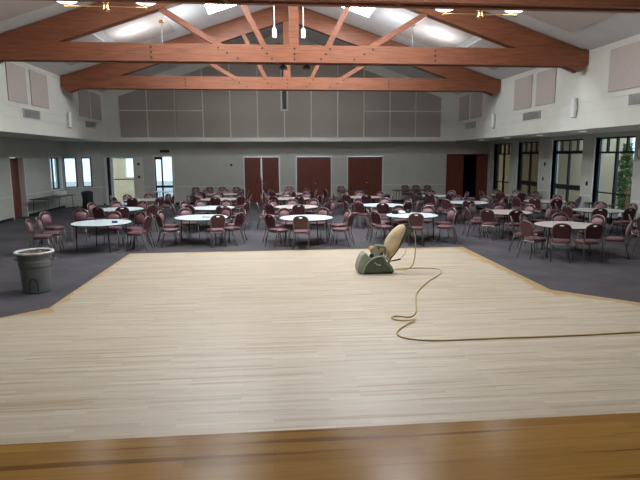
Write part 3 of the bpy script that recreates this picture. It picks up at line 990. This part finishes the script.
# ------------------------------------------------------------------ round tables
tab0 = thing('round_table', 'x', 'table')
bm = B(); lathe(bm, [(0.745, 0.718), (0.76, 0.72), (0.762, 0.736), (0.755, 0.74)], 48); ttop = obj('tabletop', bm, 'laminate', tab0)
bm = B(); lathe(bm, [(0.748, 0.708), (0.766, 0.710), (0.766, 0.728)], 48, cap1=True); obj('edge_band', bm, 'tleg', ttop)
bm = B()
bar(bm, (-0.5, 0.42, 0.695), (0.5, 0.42, 0.695), 0.03, 0.03); bar(bm, (-0.5, -0.42, 0.695), (0.5, -0.42, 0.695), 0.03, 0.03)
obj('leg_frame', bm, 'tleg', tab0)
for sx in (-1, 1):
    for sy in (-1, 1):
        bm = B(); tube(bm, [(sx*0.46, sy*0.42, 0.70), (sx*0.50, sy*0.42, 0.0)], 0.015, 6); obj('leg', bm, 'tleg', tab0)
COLN = {'A': 'leftmost column', 'B': 'column left of aisle', 'C': 'column right of aisle',
        'D': 'column behind sander', 'E': 'second column from right', 'F': 'column by right windows'}
RN = ['front', 'second', 'third', 'fourth']
# column, row, x, y, chair angles (degrees seen from above, 270 = towards the camera), radii
TABLES = [
 ('A', 0, -4.52, 14.9, [(90, 0.95), (52, 1.0), (22, .95), (350, 1.0)]),
 ('A', 1, -5.07, 18.8, [(200, .95), (252, .92), (288, .92), (335, 1.0), (20, .95), (65, .9), (110, .95), (150, 1.0)]),
 ('A', 2, -5.22, 22.9, [(180, 1.0), (225, .95), (262, .9), (310, 1.0), (350, .95), (40, .9), (90, .95), (135, .9)]),
 ('B', 0, -2.0, 15.9, [(217, 1.02), (243, .9), (300, .92), (330, 1.0), (15, .95), (60, .95), (120, .9), (163, 1.0)]),
 ('B', 1, -1.98, 18.9, [(190, 1.0), (235, .9), (290, .9), (345, .95), (22, 1.0), (70, .9), (115, .9), (150, .95)]),
 ('B', 2, -2.1, 22.8, [(185, .95), (228, .9), (270, .9), (318, .95), (2, 1.0), (50, .9), (100, .9), (140, .95)]),
 ('B', 3, -2.24, 25.9, [(180, .95), (225, .9), (270, .9), (315, .95), (0, .95), (45, .9), (90, .9), (135, .9)]),
 ('C', 0, 1.03, 15.4, [(213, .95), (258, .93), (328, 1.05), (20, 1.0), (62, .9), (120, .92), (160, .95)]),
 ('C', 1, 0.91, 18.9, [(185, 1.0), (222, .95), (272, .9), (325, .95), (5, 1.05), (55, .9), (95, .9), (135, .9)]),
 ('C', 2, 0.92, 22.7, [(185, .95), (230, .9), (280, .9), (330, .95), (10, 1.0), (55, .9), (100, .9), (145, .9)]),
 ('C', 3, 0.94, 25.7, [(180, .95), (225, .9), (270, .9), (315, .95), (0, .95), (45, .9), (90, .9), (135, .9)]),
 ('D', 0, 4.19, 15.65, [(207, 1.02), (262, .9), (323, 1.0), (8, 1.0), (50, .9), (95, .9), (140, .95), (172, 1.0)]),
 ('D', 1, 4.02, 19.1, [(188, 1.05), (222, 1.0), (258, .9), (303, .9), (350, .95), (30, .95), (75, .9), (130, .9)]),
 ('D', 2, 4.0, 23.1, [(185, 1.0), (225, .9), (268, .9), (312, .95), (355, 1.0), (42, .9), (88, .9), (130, .9)]),
 ('E', 0, 7.45, 12.9, [(202, 1.1), (234, 1.02), (268, .93), (323, 1.05), (25, .95), (68, .9), (118, .9), (158, 1.0)]),
 ('E', 1, 7.32, 16.15, [(186, 1.05), (222, 1.0), (258, .95), (350, .95), (30, .9), (75, .9), (125, .9)]),
 ('E', 2, 7.44, 19.8, [(180, .95), (214, .95), (252, .92), (300, .9), (345, .95), (35, .9), (90, .9), (140, .9)]),
 ('E', 3, 7.44, 23.2, [(185, .95), (232, .9), (275, .9), (320, .95), (0, .95), (45, .9), (90, .9), (138, .9)]),
 ('F', 0, 10.62, 12.75, [(150, 1.0), (182, 1.0), (215, 1.05), (100, .95)]),
 ('F', 1, 10.44, 16.3, [(196, 1.0), (238, 1.0), (282, .92), (330, .95), (8, 1.0), (55, .95), (100, .9), (148, .95)]),
 ('F', 2, 10.56, 19.95, [(188, .95), (224, .9), (262, .9), (305, .95), (350, .95), (40, .95), (90, .9), (140, .95)]),
 ('F', 3, 10.6, 23.3, [(185, .95), (230, .9), (275, .9), (320, .95), (0, .95), (45, .9), (90, .9), (140, .9)]),
]
DIR = ['right', 'back-right', 'back', 'back-left', 'left', 'front-left', 'front', 'front-right']
BEIGE = {('C', 1), ('C', 2), ('C', 3), ('D', 2), ('E', 0), ('E', 1), ('F', 1), ('F', 2), ('F', 3), ('B', 2), ('B', 3), ('A', 2)}
first = True
rnd = random.Random(5)
for px_, py_, fa, lab in ((-5.87, 14.4, -82, 'burgundy chair pulled out left of the front left table, nearest the bin'),
                          (-5.85, 14.95, -78, 'burgundy chair pulled out left of front left table, second from the bin'),
                          (-6.25, 16.2, -112, 'burgundy chair turned sideways behind the pair left of front left table'),
                          (-5.72, 16.75, -172, 'burgundy chair facing camera just behind the front left table')):
    place_chair(px_, py_, radians(fa), lab, 'chairs around the round tables')
for c, r, x, y, angs in TABLES:
    tname = '%s table in the %s' % (RN[r], COLN[c])
    beige = (c, r) in BEIGE
    lab = '%s %s folding table in the %s' % (RN[r] + ' round', 'beige' if beige else 'pale white', COLN[c])
    rz = radians(rnd.uniform(-25, 25)) if (c, r) != ('A', 0) else radians(-18)
    if first:
        tab0.location = (x, y, 0.001); tab0.rotation_euler = (0, 0, rz); tab0['label'] = lab; tab0['group'] = 'round folding tables'
        first = False
    else:
        tt = dup(tab0, (x, y, 0.001), rz, lab, 'round folding tables')
        if beige:
            for ch_ in tt.children:
                if ch_.name.startswith('tabletop'):
                    if 'beige' not in M:
                        M['beige'] = ch_.data.copy(); M['beige'].materials[0] = M['beige_top']
                    ch_.data = M['beige']
    used = set()
    for ang, rad in angs:
        d = int(((ang+22.5) % 360)//45)
        word = DIR[d]
        if word in used:
            nm = {0: 'far right', 1: 'far back-right', 2: 'rear', 3: 'far back-left', 4: 'far left', 5: 'near-left', 6: 'near', 7: 'near-right'}[d]
            word = nm
        used.add(word)
        a = radians(ang)
        rr = rad+rnd.uniform(-.03, .05)
        cx, cy = x+rr*cos(a), y+rr*sin(a)
        face = a+pi/2+radians(rnd.uniform(-9, 9))     # chair front (+y) looks back at the table
        place_chair(cx, cy, face, 'burgundy chair at the %s of %s' % (word, tname), 'chairs around the round tables')

# row of chairs against the back wall
for k, x in enumerate((-3.9, -3.2, -2.5, -1.75, 1.0, 3.8, 7.35, 8.0, 8.6)):
    place_chair(x, 28.75+rnd.uniform(-.06, .06), pi+radians(rnd.uniform(-8, 8)),
                'burgundy chair against the back wall, %s from the left' % ORD[k], 'chairs against the back wall')
for k, (xx, yy) in enumerate(((3.0, 26.5), (2.95, 25.8))):
    place_chair(xx, yy, radians(-75), 'burgundy chair standing left of the dark brown table, %s from the camera' % ['farther', 'nearer'][k], 'chairs around the round tables')

# rectangular folding tables
def rect_table(x, y, L, W, rz, m, label):
    t = thing('folding_table', label, 'table', (x, y, 0.001), rz)
    bm = B(); box(bm, -L/2, L/2, -W/2, W/2, 0.715, 0.74); obj('tabletop', bm, m, t, bevel=0.006)
    bm = B()
    for sx in (-1, 1): bar(bm, (sx*(L/2-0.25), -W/2+0.06, 0.70), (sx*(L/2-0.25), W/2-0.06, 0.70), 0.03, 0.03)
    obj('leg_frame', bm, 'tleg', t)
    for sx in (-1, 1):
        for sy in (-1, 1):
            bm = B(); tube(bm, [(sx*(L/2-0.25), sy*(W/2-0.08), 0.70), (sx*(L/2-0.22), sy*(W/2-0.06), 0.0)], 0.014, 6); obj('leg', bm, 'tleg', t)
    return t
rect_table(-9.68, 25.3, 3.0, 0.76, radians(87), 'brown_lam', 'long dark brown folding table along the left wall')
rect_table(-5.5, 28.55, 0.9, 0.7, 0, 'laminate', 'small white table in front of the white glazed door')
rect_table(4.35, 27.6, 1.8, 0.76, 0, 'brown_lam', 'dark brown folding table near the right of three double doors')
rect_table(7.3, 27.7, 1.8, 0.76, 0, 'brown_lam', 'dark brown folding table near the bare right part of back wall')
rect_table(11.85, 18.45, 1.4, 0.35, radians(90), 'black', 'low black table under the nearest right window')
bm = B(); box(bm, -9.98, -9.62, 26.15, 26.75, 0.742, 0.93)
tag(obj('storage_box', bm, 'white', bevel=0.01), 'white box standing on the long brown table', 'box')
# draped dark cart next to the corner windows
bm = B()
pr_ = [(0.24, 0.0), (0.27, 0.2), (0.22, 0.5), (0.27, 0.80), (0.22, 0.86), (0.10, 0.90)]
rings = []
for rr, z in pr_:
    rings.append([bm.verts.new((rr*(1+0.10*sin(5*a+z*4))*cos(a), rr*(1+0.10*sin(5*a+z*4))*sin(a), z)) for a in [2*pi*i/24 for i in range(24)]])
for a, b in zip(rings, rings[1:]):
    for i in range(24): bm.faces.new((a[i], a[(i+1) % 24], b[(i+1) % 24], b[i]))
bm.faces.new(rings[0][::-1]); bm.faces.new(rings[-1])
tag(obj('draped_cart', bm, 'dark', smooth=True, loc=(-8.72, 26.9, 0.001)), 'black cloth-draped stand beside the long brown table', 'stand')

# things on tables
bm = B(); box(bm, -0.07, 0.07, -0.04, 0.04, 0, 0.05)
tag(obj('small_box', bm, 'blue', bevel=0.008, loc=(-4.13, 14.75, 0.742)), 'small blue box on the front table near the grey bin', 'box')
bm = B(); tube(bm, smooth_path([(-0.1, 0, 0.012), (-0.03, 0.03, 0.012), (0.03, -0.02, 0.012), (0.12, 0.02, 0.012)]), 0.01, 5)
tag(obj('marker_cord', bm, 'black', loc=(-1.85, 15.75, 0.742)), 'short dark cord lying on front table left of the aisle', 'cord')
for k, (dx, dy, w, h, mm, lab) in enumerate(((-0.42, 0.38, 0.11, 0.13, 'black', 'dark bag on the table behind the sander, left item'),
                                  (-0.2, 0.50, 0.14, 0.08, 'white', 'white tray on the table behind the sander'),
                                  (0.02, 0.52, 0.08, 0.12, 'black', 'dark bag on the table behind the sander, right item'))):
    bm = B(); lathe(bm, [(w*0.8, 0), (w, h*0.2), (w*0.85, h*0.7), (w*0.4, h)], 12)
    tag(obj('small_bag' if mm == 'black' else 'tray', bm, mm, loc=(4.19+dx, 15.65+dy, 0.742)), lab, 'bag' if mm == 'black' else 'tray')
bm = B(); box(bm, -0.1, 0.1, -0.002, 0.002, -0.07, 0.07)
tag(obj('paper_card', bm, 'white', loc=(10.5, 15.525, 0.64)), 'white paper card hanging from front edge of the table by right windows', 'paper')

# ------------------------------------------------------------------ grey waste bin
TB = (-4.36, 10.28)
t = thing('waste_bin', 'round grey plastic waste bin with dusty pale rim beside the wood floor', 'bin', (TB[0], TB[1], 0.001))
bm = B()
prof = [(0.225, 0.0), (0.24, 0.02), (0.268, 0.52), (0.283, 0.53), (0.288, 0.585), (0.278, 0.60), (0.302, 0.735), (0.29, 0.735), (0.28, 0.5), (0.26, 0.45)]
lathe(bm, prof, 36, cap1=False); bbody = obj('bin_body', bm, 'bin', t, smooth=False)
bm = B(); lathe(bm, [(0.295, 0.735), (0.335, 0.725), (0.342, 0.75), (0.328, 0.765), (0.265, 0.75), (0.27, 0.735)], 36, cap0=False, cap1=False); obj('bin_rim', bm, 'bin_rim', t, smooth=True)
bm = B()
rr = random.Random(3)
n_ = 22
g = {}
for i in range(n_+1):
    for j in range(n_+1):
        u, v = (i/n_*2-1), (j/n_*2-1)
        d = math.hypot(u, v)
        if d < 1.02:
            g[i, j] = bm.verts.new((u*0.275, v*0.275, 0.69+0.05*rr.random()+0.05*max(0, 0.7-d)))
for i in range(n_):
    for j in range(n_):
        if all(k in g for k in ((i, j), (i+1, j), (i+1, j+1), (i, j+1))):
            bm.faces.new((g[i, j], g[i+1, j], g[i+1, j+1], g[i, j+1]))
obj('dust_fill', bm, 'debris', t)['label'] = 'brown wood dust and debris'
for k in range(2):
    a = radians(-78 if k == 0 else 102)
    bm = B()
    pts = []
    for i in range(9):
        b_ = pi*i/8
        aa = a+0.28*cos(b_)
        zz = 0.05+0.24*sin(b_)**0.6
        r0 = 0.238+0.03*zz/0.5+0.008
        pts.append((r0*cos(aa), r0*sin(aa), zz))
    tube(bm, pts, 0.008, 6); obj('moulded_ridge', bm, 'black', bbody)
for s in (0.15, pi-0.15):
    bm = B(); c, q = cos(s), sin(s)
    tube(bm, [((0.275)*c-0.07*q, 0.275*q+0.07*c, 0.60), (0.35*c-0.06*q, 0.35*q+0.06*c, 0.60), (0.35*c+0.06*q, 0.35*q-0.06*c, 0.60), (0.275*c+0.07*q, 0.275*q-0.07*c, 0.60)], 0.014, 6)
    obj('handle', bm, 'bin', bbody)

# ------------------------------------------------------------------ drum floor sander
U = 0.00263
SX, SY = 1.86, 11.15
FZ = 0.014
def spt(cx, cz, d=0.0):
    return ((cx-100)*U, d, (467-cz)*U)
t = thing('floor_sander', 'green drum floor sander with a tan dust bag standing on the boards', 'sander', (SX, SY, FZ))
def sprism(name, pts, d0, d1, m, bevel=0.0, label=None):
    bm = B(); prism(bm, pts, lambda u, v, d: spt(u, v, d), d0, d1)
    o = obj(name, bm, m, t, bevel=bevel)
    if label: o['label'] = label
    return o
sprism('body', [(118, 460), (112, 430), (128, 392), (160, 360), (200, 335), (262, 318), (292, 330), (318, 372), (350, 398), (368, 425), (364, 460)], -0.17, 0.17, 'green', 0.02)
sprism('drum_hood', [(84, 462), (78, 415), (92, 362), (112, 322), (140, 292), (156, 308), (176, 345), (150, 372), (124, 420), (120, 462)], -0.20, 0.20, 'green_lt', 0.02)
sprism('side_cover', [(128, 455), (134, 410), (165, 368), (205, 346), (260, 330), (282, 345), (300, 385), (340, 412), (345, 455)], -0.20, -0.17, 'green_dk', 0.01)
sprism('belt_guard', [(196, 330), (200, 262), (212, 246), (232, 250), (262, 300), (250, 330)], -0.165, -0.14, 'green_lt', 0.006)
sprism('base_skirt', [(118, 467), (118, 452), (364, 452), (360, 467)], -0.185, 0.185, 'black', 0.004)
bm = B(); tube(bm, [spt(212, 372, -0.204), spt(240, 395, -0.204), spt(262, 392, -0.204)], 0.014, 6); obj('grab_handle', bm, 'rim_pale', t, smooth=True)
bm = B(); tube(bm, [spt(305, 300, -0.06), spt(322, 345, -0.12), spt(345, 385, -0.12)], 0.02, 8); obj('switch_conduit', bm, 'rim_pale', t, smooth=True)
bm = B()
arc = []
for i in range(13):
    a = radians(188-i*9.5)
    arc.append(spt(268+146*cos(a), 462-140*sin(a), -0.205))
tube(bm, arc, 0.016, 6); obj('guard_rim', bm, 'rim_pale', t, smooth=True)['label'] = 'pale curved guard rim'
def cyl_y(name, cx, cz, r, d0, d1, m, n=20, bevel=0.01):
    bm = B()
    poly = [(cx+r/U*cos(2*pi*i/n), cz+r/U*sin(2*pi*i/n)) for i in range(n)]
    prism(bm, poly, lambda u, v, d: spt(u, v, d), d0, d1)
    return obj(name, bm, m, t, bevel=bevel)
cyl_y('motor', 245, 300, 0.115, -0.15, 0.19, 'green_dk')
cyl_y('motor_cap', 205, 275, 0.06, -0.16, 0.10, 'ochre')
cyl_y('belt_pulley', 272, 275, 0.05, -0.185, -0.15, 'ochre')
sprism('motor_cover', [(222, 270), (228, 240), (300, 250), (316, 262), (310, 300), (232, 285)], -0.13, 0.13, 'green', 0.015)
cyl_y('drive_wheel', 190, 318, 0.045, -0.19, -0.15, 'black')
cyl_y('wheel', 150, 440, 0.07, -0.13, 0.13, 'black')
cyl_y('wheel', 355, 447, 0.05, -0.15, -0.09, 'black')
cyl_y('wheel', 355, 447, 0.05, 0.09, 0.15, 'black')
bm = B()
tube(bm, smooth_path([spt(330, 410), spt(352, 365), spt(408, 300), spt(455, 220), spt(490, 140), spt(505, 92)], 2), 0.016, 8)
obj('dust_pipe', bm, 'green_dk', t, smooth=True)
# dust bag: fat tube with changing radius and soft creases
ax = [(338, 372, .025), (334, 350, .06), (338, 318, .10), (350, 280, .14), (364, 240, .160), (378, 205, .160), (400, 170, .152), (420, 142, .135), (440, 118, .110), (458, 100, .08), (472, 88, .04)]
bm = B()
cs = [Vector(spt(a, b)) for a, b, r in ax]
rings = []
rr = random.Random(9)
for i, c in enumerate(cs):
    tg = (cs[min(i+1, len(cs)-1)]-cs[max(0, i-1)]).normalized()
    sd = Vector((0, 1, 0)); uu = tg.cross(sd)
    R0 = ax[i][2]
    rings.append([bm.verts.new(c+(sd*cos(a)*0.85+uu*sin(a))*R0*(1+0.045*sin(4*a+i*0.9)+rr.uniform(-.03, .03))) for a in [2*pi*k/24 for k in range(24)]])
for a, b in zip(rings, rings[1:]):
    for k in range(24): bm.faces.new((a[k], a[(k+1) % 24], b[(k+1) % 24], b[k]))
bm.faces.new(rings[0][::-1]); bm.faces.new(rings[-1])
o = obj('dust_bag', bm, 'bag', t, smooth=True)
ms = o.modifiers.new('sub', 'SUBSURF'); ms.levels = 1; ms.render_levels = 1
sprism('handle_bracket', [(486, 160), (478, 110), (492, 92), (520, 96), (542, 118), (538, 145), (515, 142), (500, 172)], -0.05, 0.05, 'green_dk', 0.008)
bm = B(); tube(bm, [spt(500, 105, -0.22), spt(500, 105, 0.22)], 0.016, 8); obj('handlebar', bm, 'black', t)
bm = B(); lathe(bm, [(0.0, -0.03), (0.03, -0.015), (0.035, 0.01), (0.02, 0.035)], 12, spt(480, 86), cap0=False); obj('bag_clamp', bm, 'black', t, smooth=True)
bm = B(); tube(bm, [spt(352, 375, -0.03), spt(372, 368, -0.10), spt(432, 356, -0.10)], 0.012, 8, rads=[0.012, 0.014, 0.02]); obj('lever', bm, 'black', t)
bm = B(); tube(bm, smooth_path([spt(478, 270, -0.06), spt(476, 300, -0.08), spt(455, 335, -0.08), spt(425, 357, -0.1)], 2), 0.007, 6); obj('cable', bm, 'cord', t)
# power cord
zf = 0.013+0.012
pts = [(SX+(520-100)*U, SY-0.02, FZ+(467-100)*U), (SX+(556-100)*U, SY-0.02, FZ+(467-150)*U), (SX+(562-100)*U, SY-0.02, FZ+(467-260)*U),
       (SX+(558-100)*U, SY-0.03, FZ+(467-350)*U), (SX+(540-100)*U, SY-0.02, FZ+0.11), (SX+(500-100)*U, SY+0.1, zf), (SX+(430-100)*U, SY+0.15, zf),
       (2.64, 11.36, zf), (2.95, 11.42, zf), (3.3, 11.44, zf), (3.62, 11.3, zf), (3.66, 11.12, zf), (3.52, 10.75, zf), (3.1, 10.2, zf), (2.85, 9.75, zf), (2.56, 9.2, zf), (2.40, 8.6, zf), (2.28, 8.1, zf),
       (2.10, 7.78, zf), (1.92, 7.93, zf), (1.80, 7.85, zf), (1.84, 7.70, zf+0.002), (2.02, 7.60, zf+0.012), (2.18, 7.70, zf+0.028), (2.02, 7.52, zf+0.012), (1.80, 7.28, zf), (1.70, 7.05, zf), (1.78, 6.86, zf), (2.15, 6.73, zf), (3.06, 6.76, zf), (4.0, 6.74, zf),
       (5.09, 6.80, zf), (6.2, 6.82, zf), (7.5, 6.85, zf)]
bm = B(); tube(bm, smooth_path(pts, 2), 0.0115, 6)
tag(obj('power_cord', bm, 'cord', smooth=True), 'long tan power cord snaking from the sander across the boards', 'cord')
